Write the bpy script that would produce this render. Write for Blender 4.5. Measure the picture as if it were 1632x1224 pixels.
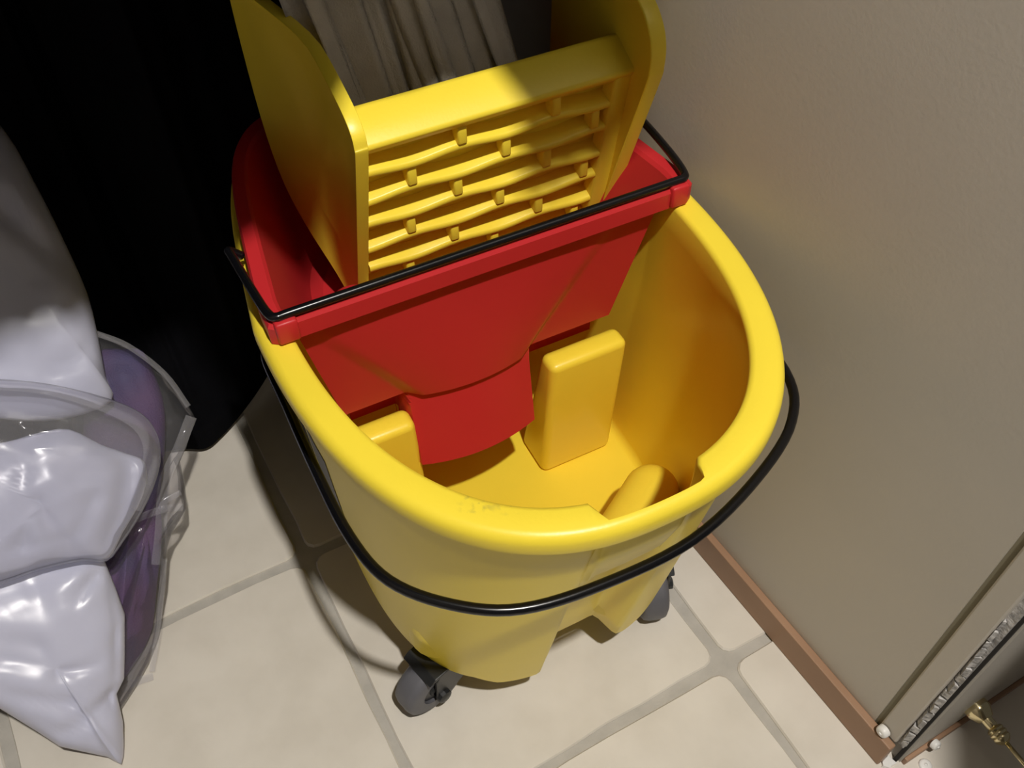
import bpy, bmesh, math, random
from mathutils import Vector, Matrix, noise
random.seed(7)
for o in list(bpy.data.objects): bpy.data.objects.remove(o)
S = bpy.context.scene
COL = S.collection

# ------------------------------------------------------------------ camera
F, PITCH, ROLL, YAW = 1481.1, 0.86767, -0.01096, 0.50514
CAM = Vector((-0.05384, -0.60867, 0.97059))
cd = bpy.data.cameras.new('camera'); co = bpy.data.objects.new('camera', cd); COL.objects.link(co)
fw = Vector((math.sin(YAW)*math.cos(PITCH), math.cos(YAW)*math.cos(PITCH), -math.sin(PITCH)))
r0 = Vector((math.cos(YAW), -math.sin(YAW), 0)); u0 = r0.cross(fw)
rt = math.cos(ROLL)*r0 + math.sin(ROLL)*u0
up = -math.sin(ROLL)*r0 + math.cos(ROLL)*u0
co.matrix_world = Matrix(((rt.x, up.x, -fw.x, CAM.x), (rt.y, up.y, -fw.y, CAM.y), (rt.z, up.z, -fw.z, CAM.z), (0, 0, 0, 1)))
cd.sensor_fit = 'HORIZONTAL'; cd.sensor_width = 36; cd.lens = F/1632*36; cd.clip_start = 0.01
S.camera = co

# ------------------------------------------------------------------ light
w = bpy.data.worlds.new('world'); S.world = w; w.use_nodes = True
w.node_tree.nodes['Background'].inputs[0].default_value = (1.0, 0.93, 0.84, 1)
w.node_tree.nodes['Background'].inputs[1].default_value = 0.06
ld = bpy.data.lights.new('ceiling_bulb', 'AREA'); ld.shape = 'DISK'; ld.size = 0.055; ld.energy = 37; ld.color = (1.0, 0.955, 0.89)
lo = bpy.data.objects.new('ceiling_bulb', ld); COL.objects.link(lo)
lo.location = (0.11, -0.98, 2.2)
lo.rotation_euler = (Vector((0.2, -0.1, 0.2)) - Vector(lo.location)).to_track_quat('-Z', 'Y').to_euler()
S.view_settings.view_transform = 'Standard'; S.view_settings.look = 'None'
S.view_settings.gamma = 1; S.view_settings.use_curve_mapping = False
S.view_settings.exposure = 0.0
S.cycles.diffuse_bounces = 10; S.cycles.max_bounces = 14

# ------------------------------------------------------------------ helpers
def mat(name, col, rough=0.5, spec=0.5, metal=0.0, var=0.0, vscale=8.0, bump=0.0, bscale=80.0, alpha=None, col2=None, coat=0.0):
    m = bpy.data.materials.new(name); m.use_nodes = True
    nt = m.node_tree; b = nt.nodes['Principled BSDF']
    b.inputs['Base Color'].default_value = (*col, 1)
    b.inputs['Roughness'].default_value = rough
    b.inputs['Specular IOR Level'].default_value = spec
    b.inputs['Metallic'].default_value = metal
    b.inputs['Coat Weight'].default_value = coat
    tc = nt.nodes.new('ShaderNodeTexCoord')
    if var > 0 or col2:
        n = nt.nodes.new('ShaderNodeTexNoise'); n.inputs['Scale'].default_value = vscale; n.inputs['Detail'].default_value = 6
        nt.links.new(tc.outputs['Object'], n.inputs['Vector'])
        mx = nt.nodes.new('ShaderNodeMix'); mx.data_type = 'RGBA'
        c2 = col2 if col2 else tuple(max(0, c*(1-var)) for c in col)
        mx.inputs[6].default_value = (*c2, 1); mx.inputs[7].default_value = (*col, 1)
        rp = nt.nodes.new('ShaderNodeMapRange'); rp.inputs[1].default_value = .35; rp.inputs[2].default_value = .65
        nt.links.new(n.outputs['Fac'], rp.inputs[0]); nt.links.new(rp.outputs[0], mx.inputs[0])
        nt.links.new(mx.outputs[2], b.inputs['Base Color'])
    if bump > 0:
        n2 = nt.nodes.new('ShaderNodeTexNoise'); n2.inputs['Scale'].default_value = bscale; n2.inputs['Detail'].default_value = 4
        nt.links.new(tc.outputs['Object'], n2.inputs['Vector'])
        bp = nt.nodes.new('ShaderNodeBump'); bp.inputs['Strength'].default_value = bump; bp.inputs['Distance'].default_value = .002
        nt.links.new(n2.outputs['Fac'], bp.inputs['Height']); nt.links.new(bp.outputs[0], b.inputs['Normal'])
    if alpha is not None: b.inputs['Alpha'].default_value = alpha
    return m

M = {}
M['yellow'] = mat('yellow_plastic', (0.90, 0.70, 0.05), rough=.36, spec=.4, var=.05, vscale=6, bump=.05, bscale=300)
def smudge(m, pts):
    nt = m.node_tree; b = nt.nodes['Principled BSDF']; src = b.inputs['Base Color'].links[0].from_socket
    tc = nt.nodes.new('ShaderNodeTexCoord'); n = nt.nodes.new('ShaderNodeTexNoise'); n.inputs['Scale'].default_value = 160; n.inputs['Detail'].default_value = 3
    nt.links.new(tc.outputs['Object'], n.inputs['Vector']); acc = None
    for p_, r_ in pts:
        d = nt.nodes.new('ShaderNodeVectorMath'); d.operation = 'DISTANCE'; d.inputs[1].default_value = p_
        nt.links.new(tc.outputs['Object'], d.inputs[0])
        mr = nt.nodes.new('ShaderNodeMapRange'); mr.inputs[1].default_value = r_; mr.inputs[2].default_value = r_*.3
        nt.links.new(d.outputs['Value'], mr.inputs[0])
        if acc is None: acc = mr.outputs[0]
        else:
            ad = nt.nodes.new('ShaderNodeMath'); ad.operation = 'MAXIMUM'; nt.links.new(acc, ad.inputs[0]); nt.links.new(mr.outputs[0], ad.inputs[1]); acc = ad.outputs[0]
    th_ = nt.nodes.new('ShaderNodeMapRange'); th_.inputs[1].default_value = .50; th_.inputs[2].default_value = .66; nt.links.new(n.outputs['Fac'], th_.inputs[0])
    mu = nt.nodes.new('ShaderNodeMath'); mu.operation = 'MULTIPLY'; nt.links.new(acc, mu.inputs[0]); nt.links.new(th_.outputs[0], mu.inputs[1])
    mx = nt.nodes.new('ShaderNodeMix'); mx.data_type = 'RGBA'; mx.inputs[7].default_value = (.50, .40, .06, 1)
    nt.links.new(mu.outputs[0], mx.inputs[0]); nt.links.new(src, mx.inputs[6]); nt.links.new(mx.outputs[2], b.inputs['Base Color'])
M['yellow_rim'] = mat('yellow_plastic_worn', (0.90, 0.70, 0.05), rough=.36, spec=.4, var=.05, vscale=6, bump=.05, bscale=300)
smudge(M['yellow_rim'], [((-.108, -.162, .464), .016), ((-.090, -.172, .464), .013)])
M['red'] = mat('red_plastic', (0.52, 0.022, 0.026), rough=.42, spec=.35, var=.06, vscale=7)
M['black'] = mat('black_metal_wire', (0.004, 0.004, 0.005), rough=.22, spec=.45)
M['blackplastic'] = mat('black_plastic', (0.016, 0.017, 0.018), rough=.4)
M['tire'] = mat('grey_rubber', (0.12, 0.12, 0.135), rough=.5, var=.15, vscale=30)
M['tile'] = mat('cream_tile', (0.71, 0.665, 0.59), rough=.5, spec=.35, col2=(0.645, 0.60, 0.525), vscale=14, bump=.12, bscale=60)
M['grout'] = mat('grey_grout', (0.47, 0.445, 0.40), rough=.85, var=.12, vscale=40, bump=.3, bscale=200)
M['wall'] = mat('wall_panel', (0.56, 0.52, 0.46), rough=.55, spec=.25, col2=(0.51, 0.48, 0.43), vscale=3, bump=.06, bscale=260)
M['wood'] = mat('tan_wood', (0.36, 0.215, 0.13), rough=.5, col2=(0.31, 0.18, 0.105), vscale=10)
M['chip'] = mat('chipped_plaster', (0.62, 0.60, 0.58), rough=.8, var=.55, vscale=180, bump=.6, bscale=250)
M['dark'] = mat('dark_gap', (0.02, 0.017, 0.014), rough=.9)
M['cloth'] = mat('black_cloth', (0.0035, 0.0035, 0.005), rough=.95, spec=.08, var=.3, vscale=20, bump=.2, bscale=500)
M['mop'] = mat('grey_mop_cotton', (0.60, 0.56, 0.50), rough=.95, spec=.1, var=.2, vscale=25, bump=.5, bscale=700)
M['bag'] = mat('white_film', (0.54, 0.55, 0.69), rough=.30, spec=.45, var=.04, vscale=5, bump=.0)
M['purple'] = mat('purple_fabric', (0.10, 0.04, 0.13), rough=.7, col2=(0.05, 0.04, 0.14), vscale=14, bump=.5, bscale=500)
M['brass'] = mat('brass', (0.86, 0.75, 0.46), rough=.15, metal=1.0)
M['whiteplastic'] = mat('white_plastic', (0.80, 0.79, 0.76), rough=.35)
M['olive'] = mat('olive_groove', (0.22, 0.195, 0.125), rough=.7)
M['ceil'] = mat('ceiling_paint', (0.6, 0.58, 0.54), rough=.8)
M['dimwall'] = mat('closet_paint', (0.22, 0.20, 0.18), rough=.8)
M['blocker'] = mat('blocker_paint', (0.45, 0.42, 0.38), rough=.5)

def film_mat(name, a):
    m = bpy.data.materials.new(name); m.use_nodes = True; nt = m.node_tree; nt.nodes.clear()
    out = nt.nodes.new('ShaderNodeOutputMaterial'); tr = nt.nodes.new('ShaderNodeBsdfTransparent'); tr.inputs[0].default_value = (.93, .93, .95, 1)
    gl = nt.nodes.new('ShaderNodeBsdfGlossy'); gl.inputs['Roughness'].default_value = .12
    df = nt.nodes.new('ShaderNodeBsdfDiffuse'); df.inputs[0].default_value = (.75, .74, .78, 1)
    fr = nt.nodes.new('ShaderNodeLayerWeight'); fr.inputs[0].default_value = .25
    m1 = nt.nodes.new('ShaderNodeMixShader'); m2 = nt.nodes.new('ShaderNodeMixShader')
    m1.inputs[0].default_value = a
    nt.links.new(tr.outputs[0], m1.inputs[1]); nt.links.new(df.outputs[0], m1.inputs[2])
    mu = nt.nodes.new('ShaderNodeMath'); mu.operation = 'MULTIPLY'; mu.inputs[1].default_value = .6
    nt.links.new(fr.outputs['Fresnel'], mu.inputs[0]); nt.links.new(mu.outputs[0], m2.inputs[0])
    nt.links.new(m1.outputs[0], m2.inputs[1]); nt.links.new(gl.outputs[0], m2.inputs[2]); nt.links.new(m2.outputs[0], out.inputs[0])
    return m
M['film'] = film_mat('clear_film', .05)
M['film2'] = film_mat('clear_film_heavy', .10); M['film3'] = film_mat('clear_film_hem', .16)

def mk(name, verts, faces, m, parent=None, smooth=True, bevel=0.0, seg=2, subsurf=0, sharp=None):
    me = bpy.data.meshes.new(name); me.from_pydata([tuple(v) for v in verts], [], faces); me.update()
    bm = bmesh.new(); bm.from_mesh(me); bmesh.ops.recalc_face_normals(bm, faces=bm.faces)
    if sharp:
        for e in bm.edges:
            if len(e.link_faces) == 2 and e.calc_face_angle() > sharp: e.smooth = False
    for f in bm.faces: f.smooth = smooth
    bm.to_mesh(me); bm.free()
    o = bpy.data.objects.new(name, me); COL.objects.link(o)
    if m: me.materials.append(m)
    if parent: o.parent = parent
    if bevel:
        b = o.modifiers.new('bevel', 'BEVEL'); b.width = bevel; b.segments = seg; b.limit_method = 'ANGLE'; b.angle_limit = .6
        b.harden_normals = False
    if subsurf:
        s = o.modifiers.new('sub', 'SUBSURF'); s.levels = subsurf; s.render_levels = subsurf
    return o

def tag(o, label=None, cat=None, group=None, kind=None):
    if label: o['label'] = label
    if cat: o['category'] = cat
    if group: o['group'] = group
    if kind: o['kind'] = kind
    return o
def empty(name, loc=(0, 0, 0), rz=0, **k):
    o = bpy.data.objects.new(name, None); COL.objects.link(o); o.location = loc; o.rotation_euler = (0, 0, rz)
    o.empty_display_size = .05
    return tag(o, **k)

def box(x0, x1, y0, y1, z0, z1):
    v = [(x, y, z) for z in (z0, z1) for y in (y0, y1) for x in (x0, x1)]
    f = [(0, 2, 3, 1), (4, 5, 7, 6), (0, 1, 5, 4), (2, 6, 7, 3), (0, 4, 6, 2), (1, 3, 7, 5)]
    return v, f
def join(*parts):
    V, Fc = [], []
    for v, f in parts:
        n = len(V); V += list(v); Fc += [tuple(i+n for i in q) for q in f]
    return V, Fc
def catmull(pts, n=8, closed=False):
    P = [Vector(p) for p in pts]; out = []
    L = len(P); rng = L if closed else L-1
    for i in range(rng):
        p1, p2 = P[i], P[(i+1) % L]
        p0 = P[i-1] if (closed or i > 0) else p1*2-p2
        p3 = P[(i+2) % L] if (closed or i < L-2) else p2*2-p1
        for k in range(n):
            t = k/n
            out.append(.5*((2*p1)+(p2-p0)*t+(2*p0-5*p1+4*p2-p3)*t*t+(3*p1-p0-3*p2+p3)*t**3))
    if not closed: out.append(P[-1])
    return out
def tube(path, r, seg=12):
    P = [Vector(p) for p in path]; V = []; Fc = []; n = len(P); up_ = None
    for i, p in enumerate(P):
        t = (P[min(i+1, n-1)]-P[max(i-1, 0)]).normalized()
        if up_ is None: up_ = t.orthogonal().normalized()
        up_ = (up_-t*up_.dot(t)).normalized(); s = t.cross(up_)
        rr = r[i] if isinstance(r, (list, tuple)) else r
        for k in range(seg):
            a = 2*math.pi*k/seg; V.append(p+(up_*math.cos(a)+s*math.sin(a))*rr)
    for i in range(n-1):
        for k in range(seg):
            k2 = (k+1) % seg
            Fc.append((i*seg+k, i*seg+k2, (i+1)*seg+k2, (i+1)*seg+k))
    Fc.append(tuple(range(seg))[::-1]); Fc.append(tuple((n-1)*seg+k for k in range(seg)))
    return V, Fc
def lathe(prof, axis, origin, seg=24, closed=False):
    """prof = (distance along axis, radius)"""
    ax = Vector(axis).normalized(); a = ax.orthogonal().normalized(); b = ax.cross(a); O = Vector(origin)
    V, Fc = [], []; n = len(prof)
    for d, r in prof:
        for k in range(seg):
            t = 2*math.pi*k/seg; V.append(O+ax*d+(a*math.cos(t)+b*math.sin(t))*max(r, 1e-5))
    for i in range(n if closed else n-1):
        j = (i+1) % n
        for k in range(seg):
            k2 = (k+1) % seg; Fc.append((i*seg+k, i*seg+k2, j*seg+k2, j*seg+k))
    if not closed:
        Fc.append(tuple(range(seg))[::-1]); Fc.append(tuple((n-1)*seg+k for k in range(seg)))
    return V, Fc
def sstep(a, b, x):
    if a == b: return float(x > a)
    t = min(1, max(0, (x-a)/(b-a))); return t*t*(3-2*t)
def interp(x, xs, ys):
    if x <= xs[0]: return ys[0]
    for i in range(len(xs)-1):
        if x <= xs[i+1]: return ys[i]+(ys[i+1]-ys[i])*(x-xs[i])/(xs[i+1]-xs[i])
    return ys[-1]
def rings(R, cap0=False, cap1=False, closed=False):
    """list of rings (lists of points, same length, closed loops) -> mesh"""
    V, Fc = [], []; n = len(R[0])
    for r in R: V += r
    m = len(R)
    for i in range(m if closed else m-1):
        j = (i+1) % m
        for k in range(n):
            k2 = (k+1) % n; Fc.append((i*n+k, i*n+k2, j*n+k2, j*n+k))
    for flag, i in ((cap0, 0), (cap1, m-1)):
        if flag:
            c = Vector((0, 0, 0))
            for p in R[i]: c += Vector(p)
            V.append(c/n); q = len(V)-1
            for k in range(n): Fc.append((i*n+k, i*n+(k+1) % n, q))
    return V, Fc

# ------------------------------------------------------------------ setting
# floor: cream square tiles, recessed grey grout
TS = 0.35
fl = empty('floor', kind='structure')
mk('grout', *box(-1.1, 1.1, -1.8, 1.1, -0.03, -0.0035), M['grout'], fl, smooth=False)
def tile_mesh(seed):
    rnd = random.Random(seed); g = .0062; h = TS/2-g; rc = .014; out = []
    per = [(-1, -1), (1, -1), (1, 1), (-1, 1)]
    for ci, (sx, sy) in enumerate(per):
        a0 = math.pi+ci*math.pi/2
        for k in range(4):
            a = a0+k/3*math.pi/2
            out.append([sx*(h-rc)+rc*math.cos(a), sy*(h-rc)+rc*math.sin(a)])
        nx, ny = per[(ci+1) % 4]
        for t in (.16, .3, .44, .58, .72, .86):
            x = sx*h+(nx*h-sx*h)*t; y = sy*h+(ny*h-sy*h)*t
            j = rnd.uniform(-.0022, .0022)
            if sx == nx: x += j
            else: y += j
            out.append([x, y])
    n = len(out); V = [(x*.991, y*.991, 0) for x, y in out]+[(x, y, -.0022) for x, y in out]+[(x, y, -.012) for x, y in out]
    Fc = [tuple(range(n))]
    for r in (0, 1):
        for k in range(n): Fc.append((r*n+k, r*n+(k+1) % n, (r+1)*n+(k+1) % n, (r+1)*n+k))
    return V, Fc
protos = []
for i in range(-3, 3):
    for j in range(-5, 3):
        if len(protos) < 5:
            t = mk('tile', *tile_mesh(len(protos)), M['tile'], fl, smooth=False); protos.append(t)
        else:
            t = protos[random.randrange(5)].copy(); COL.objects.link(t)
        t.location = ((i+.5)*TS, (j+.5)*TS, 0); t.rotation_euler = (0, 0, random.randrange(4)*math.pi/2)

# right wall (very slightly out of square with the tiles)
WO = Vector((0.425, -0.5, 0)); WD = Vector((-0.0345, 1, 0)).normalized(); WN = Vector((-1, -0.0345, 0)).normalized()
def wp(u, d, z): return WO+WD*(u+.5)+WN*d+Vector((0, 0, z))   # u = y coordinate, d = out of the wall
def wbox(u0, u1, d0, d1, z0, z1):
    v, f = box(u0, u1, d0, d1, z0, z1)
    return [wp(*q) for q in v], f
mk('wall_right', *wbox(-.4840, 1.05, -.03, 0, 0, 2.4), M['wall'], smooth=False); tag(bpy.data.objects['wall_right'], kind='structure')
bb = mk('baseboard_right', *wbox(-.513, 1.0, 0, .009, 0, .044), M['wood'], smooth=False, bevel=.0015); tag(bb, kind='structure')
t1 = mk('trim_1', *wbox(-.511, -.4900, -.03, .0012, .046, 2.4), M['wall'], smooth=False, bevel=.002); tag(t1, kind='structure')
tag(mk('trim_2', *wbox(-.4905, -.4835, -.03, -.0022, 0.03, 2.4), M['olive'], smooth=False), kind='structure')  # olive strip set back in the groove beside the corner trim
# chipped plaster edge beside the corner trim
V, Fc = [], []
rnd = random.Random(3); z = .052
while z < .30:
    hz = rnd.uniform(.008, .02); wd = interp(z, [.05, .2, .30], [.0085, .008, .002])
    n = len(V)
    prof = [(0, .0), (rnd.uniform(.2, .6), rnd.uniform(.003, .006)), (1, rnd.uniform(.0, .003))]
    for a, d in prof:
        for zz in (z+rnd.uniform(0, .004), z+hz-rnd.uniform(0, .002)):
            V.append(wp(-.511-a*wd, d-.004, zz))
    Fc += [(n, n+1, n+3, n+2), (n+2, n+3, n+5, n+4), (n, n+2, n+4), (n+1, n+5, n+3)]
    z += hz
ch = mk('trim_3', *join((V, Fc), wbox(-.5180, -.511, -.02, -.005, .04, 2.4)), M['chip'], smooth=False); tag(ch, kind='structure')
tag(mk('gap_shade', *wbox(-.5208, -.517, -.035, -.009, 0, 2.4), M['dark'], smooth=False), kind='structure')  # near-black filler strip, shade of the open gap put into its colour
# second wall round the corner
tag(mk('wall_near', *box(.4385, 1.1, -.5225, -.45, 0, 2.4), M['wall'], smooth=False), kind='structure')
bn = mk('baseboard_near', *box(.440, 1.0, -.5268, -.5225, 0, .012), M['wood'], smooth=False, bevel=.001); tag(bn, kind='structure')
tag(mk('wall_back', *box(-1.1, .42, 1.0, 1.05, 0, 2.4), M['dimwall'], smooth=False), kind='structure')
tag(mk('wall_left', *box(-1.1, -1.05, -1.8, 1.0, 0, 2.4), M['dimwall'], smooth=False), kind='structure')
tag(mk('ceiling', *box(-1.1, 1.1, -1.8, 1.05, 2.4, 2.45), M['ceil'], smooth=False), kind='structure')

# ------------------------------------------------------------------ mop bucket
BR = math.radians(-2.5); BO = (0.2017, -0.1501, 0)
bk = empty('mop_bucket', BO, BR, label='yellow plastic mop bucket on grey casters with a black wire bail handle', cat='bucket')
NC = 400
TH = [2*math.pi*(k+.5)/NC for k in range(NC)]
def sup(th, a, bf, bb_, n, nb=4.5, tp=.19, y0=.0564):
    c, s = math.cos(th), math.sin(th)
    if s < 0: r = ((abs(c)/a)**n+(abs(s)/bf)**n)**(-1/n)
    else: r = ((abs(c)/a)**nb+(abs(s)/bb_)**nb)**(-1/nb)
    x, y = r*c, r*s
    if s > 0: x *= 1-tp*(y/.254)
    return x, y+y0
def rim_pt(th, off, z):
    x, y = sup(th, .1936-off, .282-off, .2585-off, 2.4)
    return Vector((x, y, z))
def lipw(th):
    x, y = sup(th, .1936, .282, .2585, 2.4)
    if y > 0: return .0254
    k = sstep(-.051, -.040, x)*(1-sstep(.030, .041, x))
    return .0254*(1-k)+.0061*k
def body_u(z): return min(1.1, max(0, (.4447-z)/(.4447-.08)))
def body_pt(th, z, off=0.0):
    u = body_u(z)
    x, y = sup(th, .1824-.0174*u-off, .2707-.0397*u-off, .2463-.066*u-off, 2.4+.6*u, y0=.0564+.0336*u)
    if y < -.02:
        D = .003+.025*sstep(.43, .2, z)
        y += D*sstep(-.046, -.028, x)*(1-sstep(.026, .042, x))
    return Vector((x+.003*u, y, z))
def zbot(th):
    x, y = sup(th, .165, .231, .180, 3, y0=.09)
    if y > 0.03: return interp(y, [.03, .09, .14, .22, .25], [.080, .074, .074, .082, .078])
    return interp(x, [-.165, -.108, -.088, -.05, -.034, .03, .054, .080, .097, .165], [.080, .083, .067, .065, .088, .088, .065, .067, .082, .080])
R = []
nrow = 14
for i in range(nrow, -1, -1):
    t = i/nrow; ring = []
    for th in TH:
        zb = zbot(th); ring.append(body_pt(th, .4447*(1-t)+zb*t))
    R.append(ring)
under = [[body_pt(th, zbot(th), .008) for th in TH], [body_pt(th, .081, .02) for th in TH]]
for k in range(len(TH)): under[1][k].z = max(.075, zbot(TH[k])+.001)
R = under[::-1]+R
for off, z in ((.004, .4446), (.0005, .4460), (0, .4493), (0, .4565), (.0012, .4604), (.0042, .4634), (.0075, .4643)):
    R.append([rim_pt(th, off, z) for th in TH])
for f, dz in ((.75, .4643), (.93, .4633), (1.0, .4596)):
    R.append([rim_pt(th, .008+(lipw(th)-.008)*f if lipw(th) > .0085 else .008+.0005*f, dz) for th in TH])
ZF = .110
for z in (.435, .40, .35, .30, .24, .18, .14, .125, .116):
    ring = []
    for th in TH:
        a_ = rim_pt(th, lipw(th)+.001, z); b_ = body_pt(th, z, .006)
        q = a_.lerp(b_, min(1, .10+(.4596-z)/(.4596-.116)*1.6)); q.z = z; ring.append(q)
    R.append(ring)
R.append([body_pt(th, ZF, .013) for th in TH])
for p_ in R[-1]: p_.z = ZF
mk('bucket_body', *rings(R, cap0=True, cap1=True), M['yellow_rim'], bk, sharp=1.0)

# moulded wringer rests rising from the bucket floor, and the caster wells
def rest(x0, x1, xb0, xb1):
    zt, zb = .3045, ZF-.001
    v = [(xb0, .050, zb), (xb1, .050, zb), (xb1, .105, zb), (xb0, .105, zb), (x0, .0329, zt), (x1, .0329, zt), (x1, .0583, zt), (x0, .0583, zt)]
    f = [(0, 3, 2, 1), (4, 5, 6, 7), (0, 1, 5, 4), (1, 2, 6, 5), (2, 3, 7, 6), (3, 0, 4, 7)]
    return v, f
mk('wringer_rest', *rest(.0575, .143, .0607, .148), M['yellow'], bk, bevel=.008, seg=4)
mk('wringer_rest', *rest(-.1485, -.0827, -.145, -.0726), M['yellow'], bk, bevel=.008, seg=4)
def well(sx):
    A = Vector((.0545, -.106, 0)); B = Vector((.119, -.067, 0)); d = (B-A).normalized(); n_ = Vector((-d.y, d.x, 0)); r_ = .027
    def stad(sc, z):
        out = []
        for k in range(13):
            a = -math.pi/2+math.pi*k/12; out.append(B+(d*math.cos(a)+n_*math.sin(a))*r_*sc)
        for k in range(13):
            a = math.pi/2+math.pi*k/12; out.append(A+(d*math.cos(a)+n_*math.sin(a))*r_*sc)
        return [Vector((p_.x*sx, p_.y, z)) for p_ in out]
    Rr = [stad(1.12, ZF-.001), stad(1.05, .14), stad(1.0, .195)]
    for k in range(1, 7):
        a = k/6*math.pi/2*.94; Rr.append(stad(math.cos(a)*1.0, .195+.020*math.sin(a)))
    return rings(Rr, cap0=True, cap1=True)
mk('caster_well', *well(1), M['yellow'], bk)
mk('caster_well', *well(-1), M['yellow'], bk)

# bail handle
hp = [(-.176, .092, .362), (-.192, .098, .362), (-.200, .088, .361), (-.200, .03, .358), (-.200, -.04, .355), (-.197, -.11, .353), (-.184, -.158, .351),
      (-.150, -.196, .349), (-.106, -.221, .347), (-.042, -.230, .345), (.039, -.228, .343), (.119, -.203, .341), (.182, -.168, .340), (.212, -.120, .341),
      (.214, -.03, .346), (.210, .05, .354), (.206, .090, .361), (.196, .098, .362), (.178, .092, .362)]
hp = [(x*.94, y*.94, .4643+(z-.432)*.94) for x, y, z in hp]
mk('bail_handle', *tube(catmull(hp, 6), .0042, 12), M['black'], bk)
# printed black mark on the left flank
def mark():
    V = []; Fc = []
    ths = [math.radians(180+a) for a in range(6, 22)]
    for z in (.35, .29, .23):
        for th in ths:
            p_ = body_pt(th, z, -.0006); V.append(p_)
    n = len(ths)
    for r_ in range(2):
        for k in range(n-1): Fc.append((r_*n+k, r_*n+k+1, (r_+1)*n+k+1, (r_+1)*n+k))
    return V, Fc
tag(mk('side_print', *mark(), M['blackplastic'], bk), label='black printed mark on the left flank')

def caster(px_, py_, ang, wx, wy):
    """pivot px,py ; axle direction angle ; wheel centre wx,wy"""
    n = Vector((math.cos(ang), math.sin(ang), 0)); rr = Vector((-n.y, n.x, 0)); rad = .038; hw = .0145
    c = Vector((wx, wy, rad))
    root = mk('caster', *lathe([(0, .022), (.005, .024), (.013, .022), (.016, .014), (.03, .012)], (0, 0, 1), (px_, py_, .058), 20), M['blackplastic'], bk, sharp=.7)
    # tyre
    prof = [(-hw, .019), (-hw, rad-.006), (-hw+.003, rad-.0015), (-.006, rad), (.006, rad), (hw-.003, rad-.0015), (hw, rad-.006), (hw, .019)]
    mk('wheel', *lathe(prof, n, c, 36, closed=True), M['tire'], root, sharp=.9)
    mk('hub', *lathe([(-hw+.004, .0195), (-hw+.003, .010), (-hw-.001, .008), (hw+.001, .008), (hw-.003, .010), (hw-.004, .0195)], n, c, 24), M['blackplastic'], root, sharp=.7)
    # fork: two cheeks and a hood
    P = Vector((px_, py_, 0)); parts = []
    d = (P-c); d.z = 0
    dl_ = d.dot(rr)
    for s in (-1, 1):
        o1 = c+n*s*(hw+.003); th_ = n*s*.004
        pr = [(-.007, -.006), (.0, -.010), (.008, -.007), (dl_+.024, .018), (dl_+.024, .036), (dl_+.018, .046), (.000, .045), (-.005, .036)]
        v = [o1+rr*a+Vector((0, 0, b)) for a, b in pr]+[o1+th_+rr*a+Vector((0, 0, b)) for a, b in pr]
        k = len(pr); f = [tuple(range(k)), tuple(range(k, 2*k))]+[(i, (i+1) % k, k+(i+1) % k, k+i) for i in range(k)]
        parts.append((v, f))
    W_ = hw+.007
    hood = [(-.014, .0395), (-.006, .0455), (dl_+.018, .0465), (dl_+.024, .036), (dl_+.024, .018), (dl_+.020, .018), (dl_+.018, .036), (.004, .0425)]
    v = [c-n*W_+rr*a+Vector((0, 0, b)) for a, b in hood]+[c+n*W_+rr*a+Vector((0, 0, b)) for a, b in hood]
    k = len(hood); f = [tuple(range(k)), tuple(range(k, 2*k))]+[(i, (i+1) % k, k+(i+1) % k, k+i) for i in range(k)]
    parts.append((v, f))
    mk('fork', *join(*parts), M['blackplastic'], root, smooth=False, bevel=.001)
    for s in (-1, 1):
        mk('axle_bolt', *lathe([(hw+.0065, .008), (hw+.011, .008), (hw+.0125, .005)], n*s, c, 10), M['blackplastic'], root, sharp=.5)
    return root
caster(-.111, -.073, math.radians(-74), -.141, -.081)
caster(.110, -.060, math.radians(-18), .119, -.092)
caster(-.110, .190, math.radians(-15), -.102, .220)
caster(.110, .190, math.radians(10), .105, .220)

# ------------------------------------------------------------------ wringer
wr = empty('mop_wringer', (BO[0], BO[1], .4647), BR, label='red and yellow mop wringer sitting on the back of the yellow bucket', cat='wringer')
WS = .94
def wz(vf): return [Vector((v[0], v[1], v[2]-.432))*WS for v in vf[0]], vf[1]
Y0 = .06
YF = .029
TC = (0., .15)
def tub_pt(th, off, z, yoff=None):
    """red tray outline: straight front, sides following the bucket rim"""
    c, s = math.cos(th), math.sin(th); lo, hi = 0.0, .4
    a, bbk = .197-off, .262-off
    yf = YF+(off if yoff is None else yoff)
    for _ in range(26):
        m_ = (lo+hi)/2; x, y = TC[0]+c*m_, TC[1]+s*m_
        ok = y > yf
        if ok:
            yy = y-Y0
            xx = x/(1-.19*max(0, yy)/.27)
            e = (abs(xx)/a)**5+(max(0, yy)/bbk)**5
            ok = e < 1
        if ok: lo = m_
        else: hi = m_
    return Vector((TC[0]+c*lo, TC[1]+s*lo, z))
NT = 240
TT = [2*math.pi*(k+.5)/NT for k in range(NT)]
R = []
for off, z in ((.006, .4322), (0, .4325), (0, .449), (.002, .452), (.013, .452), (.016, .449), (.026, .415), (.042, .35), (.05, .31), (.062, .300)):
    R.append([tub_pt(t, off, z) for t in TT])
R2 = [[tub_pt(t, .020, .4322) for t in TT]]
V, Fc = rings(R, cap1=True)
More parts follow.
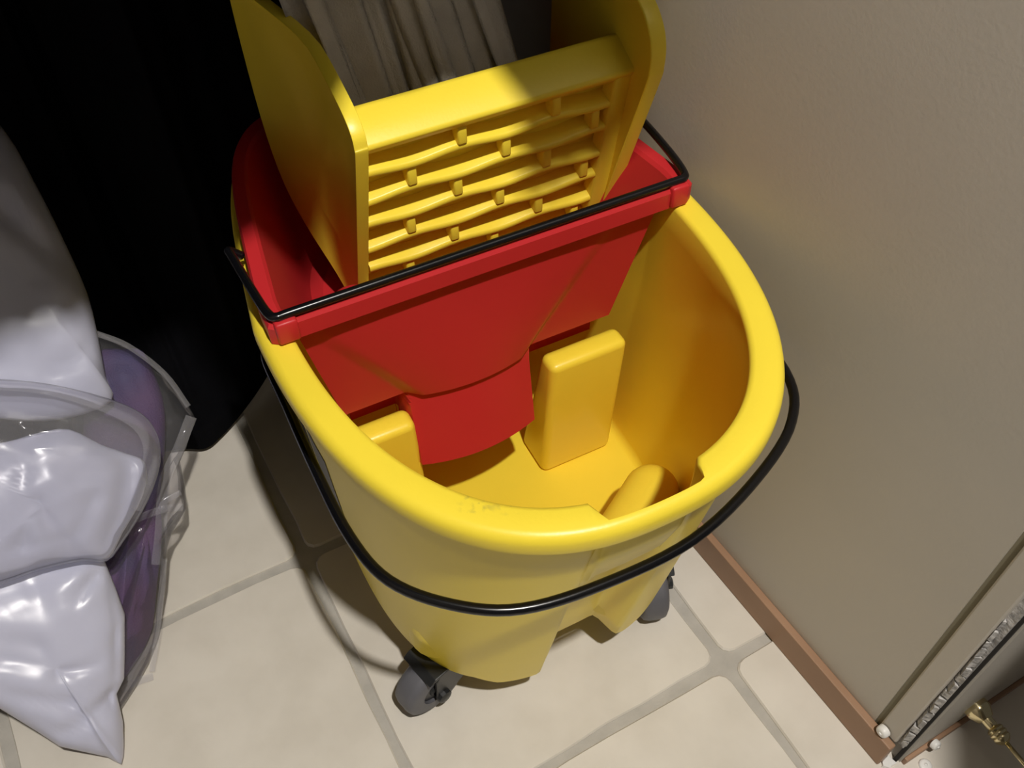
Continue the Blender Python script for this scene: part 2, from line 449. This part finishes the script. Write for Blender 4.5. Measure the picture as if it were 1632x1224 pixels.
# front wall of the tray, hanging into the bucket
GX, GZ = 110, 64
RCX = -.021
def red_y(x, z):
    t = max(0, (.445-z)/.158)
    yo = .040+(.445-z)*.10
    dx = abs(x-RCX)
    pw = .066+max(0, (z-.287))/.145*.088
    if z >= .287:
        return yo-(t*(.007*min(1, (pw-dx)/.014)+.012*(1-(dx/pw)**2)) if dx < pw else 0)
    k = sstep(.071, .066, dx)
    ton = .0565-.012*(1-(min(dx, .07)/.066)**2)-(.287-z)*.17
    return ton*k+.078*(1-k)
Vw, Fw = [], []
zs = [.440-(.440-.2885)*i/40 for i in range(41)]+[.2865]+[.2865-(.2865-.188)*i/22 for i in range(1, 23)]
for z in zs:
    xr = interp(z, [.188, .27, .287, .44], [.13, .130, .137, .172]); xl = interp(z, [.188, .27, .287, .44], [.14, .14, .15, .178])
    for i in range(GX+1):
        x = -xl+(xl+xr)*i/GX
        y = red_y(x, z)
        zz = z
        if z < .25 and abs(x-RCX) > .071: zz = .25; y = .078
        Vw.append(Vector((x, y, zz)))
m_ = len(zs)
nb_ = len(Vw); Vw += [v+Vector((0, .004, 0)) for v in Vw]
for j in range(m_-1):
    for i in range(GX):
        a = j*(GX+1)+i; q = (a, a+1, a+GX+2, a+GX+1)
        if len({tuple(round(c_, 5) for c_ in Vw[k]) for k in q}) == 4:
            Fw.append(q); Fw.append(tuple(nb_+k for k in q[::-1]))
edge = [i for i in range(GX)]
for i in range(GX):
    a = (m_-1)*(GX+1)+i; Fw.append((a, a+1, nb_+a+1, nb_+a))
mk('tray', *wz(join((V, Fc), (Vw, Fw))), M['red'], wr, sharp=.35)

# end tabs of the tray's front lip
for s, cx in ((-1, -.183), (1, .181)):
    mk('lip_tab', *wz(box(cx-.009, cx+.009, YF-.0035, YF+.012, .4335, .4555)), M['red'], wr, bevel=.002)
# rounded boss inside the tray
mk('tray_boss', *wz(lathe([(0, .022), (.05, .020), (.058, .014), (.061, .004)], (.15, -.2, 1), (-.120, .095, .345), 20)), M['red'], wr)
# wire carrying handle lying on the front lip
hp = [(-.190, .128, .446), (-.199, .128, .455), (-.199, .118, .457), (-.195, .060, .4575), (-.1925, .040, .4575), (-.188, .0335, .4575), (-.175, .0335, .4575), (-.10, .0335, .4575), (0, .0335, .4575),
      (.10, .0335, .4575), (.175, .0335, .4575), (.187, .034, .4575), (.192, .041, .4578), (.196, .07, .459), (.200, .118, .459), (.199, .13, .457), (.190, .130, .446)]
mk('carrying_handle', *wz(tube(catmull(hp, 6), .0038, 10)), M['black'], wr)

# yellow side panels
LP = [(.150, .318), (.139, .342), (.104, .443), (.069, .545), (.0655, .561), (.070, .573), (.088, .584), (.135, .597), (.2, .607), (.26, .612), (.275, .58), (.27, .50), (.25, .43), (.22, .385), (.18, .345)]
RP = [(.143, .318), (.126, .350), (.096, .444), (.066, .538), (.0625, .555), (.063, .572), (.070, .588), (.087, .603), (.12, .618), (.2, .63), (.24, .62), (.25, .42), (.25, .318)]
def panel(prof, x0, x1, th_):
    """x0 at front edge, x1 at the back edge, thickness toward +x"""
    P = [Vector((0, a, b)) for a, b in prof]
    def xa(y): return x0+(x1-x0)*sstep(.14, .27, y)
    k = len(P)
    pts = catmull(P, 4, closed=True)
    pts = [p_ for p_ in pts]
    k = len(pts)
    cy = sum(p_.y for p_ in pts)/k; cz = sum(p_.z for p_ in pts)/k
    Rr = []
    for side, insets in ((0, (.6, .9, 1)), (1, (1, .9, .6))):
        for sc in insets:
            edge_ = sc == 1
            Rr.append([Vector((xa(cy+(p_.y-cy)*sc)+(th_ if side else 0)+(0 if edge_ else (.0035 if not side else -.0035)), cy+(p_.y-cy)*sc, cz+(p_.z-cz)*sc)) for p_ in pts])
    return rings(Rr, cap0=True, cap1=True)
mk('side_panel', *wz(panel(LP, -.097, -.125, .011)), M['yellow'], wr, bevel=.003, seg=3)
mk('side_panel', *wz(panel(RP, .157, .168, .016)), M['yellow'], wr, bevel=.004, seg=3)
# grate: top bar, wavy slats, short dividers and a shaded backing plate
def gy(z): return .088+(.56-z)*.175      # front plane of the grate leans back toward its foot
GX0, GX1 = -.086, .158
def topbar():
    pr = [(.006, .533), (.0015, .5385), (.0, .5415), (.002, .5445), (.030, .5585), (.034, .559), (.0365, .557), (.0365, .540), (.03, .533)]
    Rr = []
    for x in (GX0-.004, GX0+.01, -.02, .04, .1, GX1-.01, GX1+.004):
        Rr.append([Vector((x, gy(.55)+a-.002, b)) for a, b in pr])
    return rings(Rr, cap0=True, cap1=True)
mk('top_bar', *wz(topbar()), M['yellow'], wr, sharp=1.2)
PIT = .0293; NR = 7; PER = .0875; DEP = .018
xA = -.041           # centre of the first full hole in an A row
def slat_z(i, x):
    zc = .5395-PIT*i
    ph = math.cos(2*math.pi*(x-xA)/PER)
    return zc+(-.0019 if i % 2 == 1 else .0019)*ph
def slat(i):
    Rr = []; n = 48; hh = .0034
    for k in range(n+1):
        x = GX0+(GX1-GX0)*k/n; z = slat_z(i, x); y = gy(z)
        Rr.append([Vector((x, y+.0012, z-hh)), Vector((x, y, z-hh+.0015)), Vector((x, y, z+hh-.0015)), Vector((x, y+.0015, z+hh)), Vector((x, y+DEP, z+hh+.0045)), Vector((x, y+DEP, z-hh-.001))])
    return rings(Rr, cap0=True, cap1=True)
for i in range(1, NR+1): mk('slat', *wz(slat(i)), M['yellow'], wr, sharp=.8)
for i in range(0, NR):
    sh = -.0010*i; xs = [xA+PER*.5+sh, xA+PER*1.5+sh, xA+PER*2.5+sh] if i % 2 == 0 else [xA+sh, xA+PER+sh, xA+PER*2+sh]
    for x in xs:
        if x > GX1-.016 or x < GX0+.01: continue
        z1 = slat_z(i, x)-(.0032 if i else -.0); z0 = slat_z(i+1, x)+.0038
        y1 = gy((z0+z1)/2)+.0006
        v, f = box(x-.0042, x+.0042, y1, y1+DEP-.004, z0-.001, z1+.001)
        mk('divider', *wz((v, f)), M['yellow'], wr, bevel=.0015)
fr_ = [(GX1-.014, gy(z)+a, z) for z in (.541, .32) for a in (-.0008, DEP-.002)]+[(GX1+.004, gy(z)+a, z) for z in (.541, .32) for a in (-.0008, DEP-.002)]
mk('grate_frame', *wz((fr_, [(0, 1, 3, 2), (4, 6, 7, 5), (0, 2, 6, 4), (1, 5, 7, 3), (0, 4, 5, 1), (2, 3, 7, 6)])), M['yellow'], wr, bevel=.002)
V = []
for z in (.552, .30):
    for y in (DEP, DEP+.005):
        for x in (GX0-.004, GX1+.004): V.append((x, gy(z)+y, z))
mk('backing_plate', *wz((V, [(0, 1, 5, 4), (2, 6, 7, 3), (0, 4, 6, 2), (1, 3, 7, 5), (0, 2, 3, 1), (4, 5, 7, 6)])), M['yellow'], wr, smooth=False)

# ------------------------------------------------------------------ mop strands in the wringer
mp = empty('mop', (BO[0], BO[1], .4342), BR, label='grey cotton strip mop head squeezed inside the yellow wringer', cat='mop')
rnd = random.Random(11)
def strand(x0, lean, wd, dz, tw, curve):
    path = []
    for k in range(22):
        t = k/21
        y = .135+.26*t
        z = .475+dz+.10*sstep(0, .35, t)+.28*t
        x = x0-lean*t+curve*math.sin(t*math.pi*1.6)+.004*math.sin(7*t+x0*90)
        path.append(Vector((x, y, z)))
    Rr = []
    for k, p_ in enumerate(path):
        t = (path[min(k+1, 21)]-path[max(k-1, 0)]).normalized()
        sd = Vector((math.cos(tw+.5*math.sin(k*.25+x0*50)), 0, math.sin(tw+.5*math.sin(k*.25+x0*50))))
        sd = (sd-t*sd.dot(t)).normalized(); nn = t.cross(sd)
        ww = wd/2
        cup = .004
        ring = [p_+sd*ww*a+nn*b for a, b in ((-1, 0), (-.6, .0014+cup*.6), (0, .0014+cup), (.6, .0014+cup*.6), (1, 0), (.6, -.0014+cup*.4), (0, -.0014+cup*.7), (-.6, -.0014+cup*.4))]
        Rr.append(ring)
    return rings(Rr, cap0=True, cap1=True)
for layer in range(2):
    for k in range(9):
        x = -.068+k*.0185+rnd.uniform(-.004, .004)+layer*.009
        mk('strand', *[[Vector((v[0], v[1], v[2]-.40))*WS for v in q] if qi == 0 else q for qi, q in enumerate(strand(x, rnd.uniform(.0, .03)+.07, rnd.uniform(.026, .036), rnd.uniform(-.012, .012)-.016*layer, rnd.uniform(-.75, .75), rnd.uniform(-.008, .008)))], M['mop'], mp)

# ------------------------------------------------------------------ black hanging cloth
base = [(-1.0, .62), (-.7, .50), (-.45, .40), (-.28, .31), (-.16, .245), (-.084, .218), (-.055, .203), (-.03, .212), (.02, .243), (.06, .272), (.12, .33), (.19, .36), (.23, .362), (.26, .366), (.29, .37), (.33, .372), (.395, .38)]
bp = catmull([(x, y, 0) for x, y in base], 10)
Rr = []
for z in (.012, .05, .15, .3, .5, .7, .9, 1.0, 1.05, 1.3, 1.6):
    ring = []
    for k, p_ in enumerate(bp):
        f_ = .010*math.sin(k*.42+z*1.2)*sstep(0, .3, z)+.006*math.sin(k*.9)*sstep(0, .3, z)
        kz = sstep(.97, 1.05, z); yb = p_.y+f_+.05*sstep(.3, 1.0, z)+.30*sstep(.06, .40, z)*sstep(.03, -.05, p_.x)
        yt = -.30-.03*sstep(.14, .09, p_.x)+.052*sstep(.055, .03, p_.x)-.065*sstep(.22, .245, p_.x)+.004*math.sin(k*.7)  # unseen overhang above the camera, shape added to shade the back
        ring.append(Vector((p_.x-kz*max(0, p_.x-.19)*.48, yb*(1-kz)+yt*kz, z+(.02*sstep(70, 100, k) if z < .02 else 0))))
    for k in range(len(bp)-1, -1, -1):
        q = ring[k]; ring.append(q+Vector((0, .006, 0)))
    Rr.append(ring)
V, Fc = rings(Rr)
cl = mk('hanging_cloth', V, Fc, M['cloth']); tag(cl, 'black cloth hanging down to the floor behind the white bags', 'cloth')

# ------------------------------------------------------------------ plastic bags on the left
PP = Vector((-.251, -.138, 0)); PN = Vector((.2, -1.1, 1)).normalized()
E1 = Vector((0, 0, 1)).cross(PN).normalized(); E2 = PN.cross(E1)
def on_pile(a, b, off): return PP+PN*off+E1*a+E2*b   # metres along and up the leaning pile
def pillow(name, outline, off, T, seed, m, amp=.006, creases=(), sub=3, power=.5, Tb=None, parent=None, lin=False):
    """puffy closed bag lying on the leaning face of the pile"""
    P = [on_pile(x, y, off) for x, y in outline]
    P = catmull(P, sub, closed=True) if not lin else [P[i].lerp(P[(i+1) % len(P)], k/4) for i in range(len(P)) for k in range(4)]
    for q in P: q.z = max(q.z, .004)
    n = len(P); c = sum(P, Vector((0, 0, 0)))/n
    rs = [1, .988, .965, .935, .90, .86, .81, .76, .70, .64, .57, .50, .43, .36, .29, .22, .15, .07]
    def surf(sgn, TT_):
        out = []
        for r in rs:
            h = TT_*(1-r**3.2)**power
            ring = []
            for q in P:
                b = c+(q-c)*r
                w_ = noise.noise(b*9+Vector((seed, 0, 0)))*amp+(noise.noise(Vector((b.x*26, b.z*60+b.y*20, seed)))+.6*noise.noise(Vector((b.x*70+b.z*30, b.z*50, seed+4))))*amp*.30*(.35+.65*r)
                for (ax, ay, bx, by, dep, wid) in creases:
                    A = on_pile(ax, ay, off); B = on_pile(bx, by, off)
                    d_ = B-A; t = max(0, min(1, (b-A).dot(d_)/d_.length_squared)); ds = (b-(A+d_*t)).length
                    w_ -= dep*math.exp(-(ds/wid)**2)*(1-.6*t)
                z = h+w_*min(1, (1-r)*7)
                v = b+PN*sgn*z
                v.z = max(v.z, .003)
                ring.append(v)
            out.append(ring)
        return out
    fr = surf(1, T); bk_ = surf(-1, Tb or T*.7)
    V, Fc = rings(bk_[::-1][:-1]+fr, cap0=True, cap1=True)
    return mk(name, V, Fc, m, parent)
upb = pillow('white_package', [(.1534, .6955), (.2041, .6507), (.2232, .6135), (.2223, .5496), (.2176, .4890), (.2107, .4350), (.1963, .3876), (.1839, .3535), (.1763, .3277), (.1276, .3350), (.0791, .3635), (.0024, .4278)], -.035, .030, 3, M['bag'], .007,
       [(.1795, .5414, .2076, .4653, .008, .012), (.1389, .3786, .1921, .3899, .007, .009), (.0795, .4189, .1518, .3897, .006, .012)])
tag(upb, 'white glossy plastic package at the top of the pile, fading into shadow', 'package', 'white packages')
mid = pillow('white_package', [(-.0166, .3867), (.0405, .3575), (.0740, .3428), (.1013, .3363), (.1269, .3254), (.1440, .2977), (.1596, .2778), (.1709, .2588), (.1524, .2309), (.1171, .2082), (.0934, .1936), (.0734, .2074), (.0366, .2215), (.0041, .2294), (-.0454, .2463), (-.0827, .2695)], .0, .026, 8, M['bag'], .009,
       [(.0682, .2776, .0655, .2278, .006, .007), (.0418, .2584, .0336, .2383, .006, .006), (.1565, .2662, .1010, .2037, .010, .012), (.1051, .2980, .1477, .2566, .004, .01), (.1175, .3086, .1415, .3050, .004, .006), (.0943, .3405, .0575, .2917, .005, .006), (.1137, .2557, .0502, .2120, .005, .007), (.0292, .2524, .0762, .2355, .004, .006)])
tag(mid, 'white glossy plastic package under the clear bag mouth, middle of the pile', 'package', 'white packages')
low = pillow('white_package', [(-.0881, .2613), (-.0351, .2447), (.0055, .2322), (.0377, .2232), (.0750, .2096), (.0898, .1933), (.0850, .1634), (.0787, .1341), (.0592, .0994), (.0461, .0774), (.0325, .0678), (.0231, .0389), (.0017, -.0026), (-.0053, .0174), (-.0176, .0334), (-.0345, .0556), (-.0427, .0806), (-.0571, .1211), (-.0789, .1672), (-.1079, .2261)], -.006, .030, 5, M['bag'], .008,
       [(.0868, .1892, .0515, .1794, .010, .007), (.0297, .0700, -.0222, .0717, .012, .009), (-.0308, .1677, -.0019, .1418, .007, .010), (-.0039, .0927, -.0430, .1353, .007, .008), (.0286, .2294, .0240, .1877, .006, .009), (.0013, .1587, -.0304, .1899, .005, .008), (.0905, .1828, .0641, .1275, .004, .004), (.0641, .1275, .0360, .0812, .004, .004), (.0025, .1269, .0329, .1114, .005, .006)], lin=True)
tag(low, 'white glossy plastic package on the floor at the bottom of the pile', 'package', 'white packages')
pur = pillow('purple_package', [(.1893, .3780), (.2201, .3683), (.2347, .3572), (.2324, .3265), (.2233, .2913), (.1991, .2484), (.1710, .2079), (.1519, .1700), (.1199, .1240), (.0920, .0839), (.0656, .0517), (.0316, .0258), (.0177, .0194), (.0169, .0720), (.0504, .1566), (.1003, .2452), (.1528, .3322)], -.085, .03, 12, M['purple'], .012,
       [(.1996, .3449, .2000, .3129, .012, .012), (.1345, .1900, .0694, .1006, .012, .015)])
tag(pur, 'folded purple fabric in clear wrap behind the white packages', 'package')
clr = pillow('clear_bag', [(.1984, .4075), (.2223, .3732), (.2427, .3272), (.2454, .2966), (.2459, .2685), (.2233, .2464), (.2077, .2352), (.1990, .2074), (.1882, .1841), (.1612, .1689), (.1481, .1566), (.1264, .1206), (.0969, .0818), (.0697, .0415), (.0508, .0212), (.0191, -.0060), (-.0071, -.0302), (.0040, .0498), (.0407, .1648), (.1032, .2758), (.1586, .3678)], -.08, .04, 21, M['film'], .010,
       [(.2472, .2694, .1590, .2080, .010, .008), (.1880, .1850, .1324, .2005, .010, .008), (.0675, .0388, .0307, .0459, .010, .006)], power=.35, lin=True)
tag(clr, 'loose clear plastic bag wrapped round the purple fabric', 'bag')
mouth = pillow('clear_bag', [(.0155, .4410), (.0730, .4140), (.0992, .3979), (.1340, .3728), (.1712, .3361), (.1916, .3068), (.1945, .2815), (.1865, .2600), (.1699, .2403), (.1431, .2196), (.1138, .2034), (.0917, .1950), (.0729, .2079), (.0365, .2219), (.0038, .2287), (-.0450, .2455), (-.0818, .2685)], .012, .042, 30, M['film2'], .006,
       [(.0922, .3425, .1497, .3212, .010, .005), (.1269, .3713, .1388, .3362, .008, .006), (.1913, .2759, .1145, .2120, .008, .006)], power=.4, Tb=.012)
tag(mouth, 'clear plastic bag with an open mouth over the middle white package', 'bag')
hem_out = [(.0553, .4225), (.0990, .3974), (.1336, .3724), (.1705, .3359), (.1908, .3068), (.1934, .2824), (.1856, .2611), (.1690, .2415), (.1429, .2206)]
hp1 = catmull([on_pile(x, y, .018) for x, y in hem_out], 6)
hem_in = [(.0503, .4135), (.0941, .3886), (.1276, .3640), (.1594, .3280), (.1756, .3005), (.1769, .2814), (.1702, .2670), (.1554, .2480), (.1346, .2301)]
hp2 = catmull([on_pile(x, y, .020) for x, y in hem_in], 6)
V = []
for a, b in zip(hp1, hp2): V += [a, a.lerp(b, .5)+PN*.003, b]
Fc = [(k*3+q, k*3+q+1, k*3+q+4, k*3+q+3) for k in range(len(hp1)-1) for q in range(2)]
mk('bag_hem', V, Fc, M['film3'], mouth)

def film_fold(px, wd):
    P = catmull([on_pile(x, y, -.045) for x, y in px], 5)
    V, Fc = [], []
    for k, q in enumerate(P):
        t = (P[min(k+1, len(P)-1)]-P[max(k-1, 0)]).normalized(); sd = t.cross(PN).normalized()*wd
        V += [q-sd, q+PN*.001, q+sd]
    for k in range(len(P)-1):
        for i_ in range(2): Fc.append((k*3+i_, k*3+i_+1, k*3+i_+4, k*3+i_+3))
    return V, Fc
for px, wd in (([(.2386, .2726), (.2102, .2488), (.1792, .2240), (.1493, .1788), (.1295, .1514)], .006), ([(.1828, .1909), (.1630, .2005), (.1350, .2060)], .004), ([(.1884, .2060), (.1692, .2062), (.1620, .2012)], .003),
               ([(.0673, .0487), (.0539, .0532), (.0342, .0561)], .004), ([(.0849, .0799), (.0587, .0705), (.0455, .0598)], .003), ([(.1392, .1529), (.0973, .0916), (.0689, .0542)], .003), ([(.1977, .3984), (.2201, .3700), (.2371, .3269), (.2412, .2838)], .003)):
    mk('film_fold', *film_fold(px, wd), M['film3'], clr)

# ------------------------------------------------------------------ brass doorstop and white plastic caps
ds = empty('doorstop', (.519, -.5262, .049), 0, label='brass doorstop projecting from the base of the corner wall', cat='doorstop')
def dsl(prof, seg=24): return lathe(prof, (-.04, -1, .0), (0, 0, 0), seg)
mk('base_cup', *dsl([(-.004, .0125), (0, .0130), (.004, .0125), (.010, .0095), (.0125, .008)]), M['brass'], ds, sharp=.8)
mk('neck', *dsl([(.012, .0058), (.020, .0058), (.022, .0045)]), M['brass'], ds, sharp=.8)
mk('bead', *dsl([(.021, .005), (.022, .0075), (.024, .0088), (.026, .0078), (.027, .0090), (.029, .0092), (.0305, .008), (.0315, .0088), (.034, .0085), (.037, .006), (.039, .0035)]), M['brass'], ds, sharp=.8)
mk('rod', *dsl([(.037, .0024), (.095, .0024)], 12), M['brass'], ds)
mk('tip', *dsl([(.094, .004), (.096, .006), (.106, .006), (.108, .004)], 16), M['whiteplastic'], ds)
def cap(loc, ax, r, h, lab):
    e = empty('plastic_cap', loc, 0, label=lab, cat='cap', group='white plastic caps')
    mk('head', *lathe([(0, r), (h*.6, r), (h*.9, r*.85), (h, r*.6)], ax, (0, 0, 0), 20), M['whiteplastic'], e, sharp=.9)
    mk('pin', *lathe([(h*.9, r*.3), (h*1.15, r*.28)], ax, (0, 0, 0), 10), M['whiteplastic'], e)
cap(wp(-.497, .0025, .052), WN, .0065, .007, 'white plastic cap stuck low on the corner trim above the baseboard')
cap((.473, -.5269, .018), (0, -1, .3), .0055, .006, 'white plastic cap stuck just above the thin wood strip of the corner wall')
cap((.4585, -.5375, 0.0), (0, 0, 1), .0065, .003, 'flat white plastic cap lying on the floor before the thin wood strip')
rc = random.Random(5)
V = [Vector((math.cos(a)*(.007+rc.uniform(-.002, .002)), math.sin(a)*(.0055+rc.uniform(-.002, .002)), zz)) for zz in (0, .004) for a in [k*.785 for k in range(8)]]
rag = mk('plaster_crumb', V, [tuple(range(8)), tuple(range(8, 16))]+[(k, (k+1) % 8, 8+(k+1) % 8, 8+k) for k in range(8)], M['whiteplastic'], smooth=False); rag.location = (.4275, -.517, 0)
tag(rag, 'small white plaster crumb on the floor at the end of the brown baseboard', 'crumb')

# unseen slab added beyond the right edge of the frame to shade the doorstop corner
dr = mk('light_blocker', *box(.30, .335, -1.50, -.753, .012, 2.05), M['blocker'], smooth=False, bevel=.003); tag(dr, kind='structure')
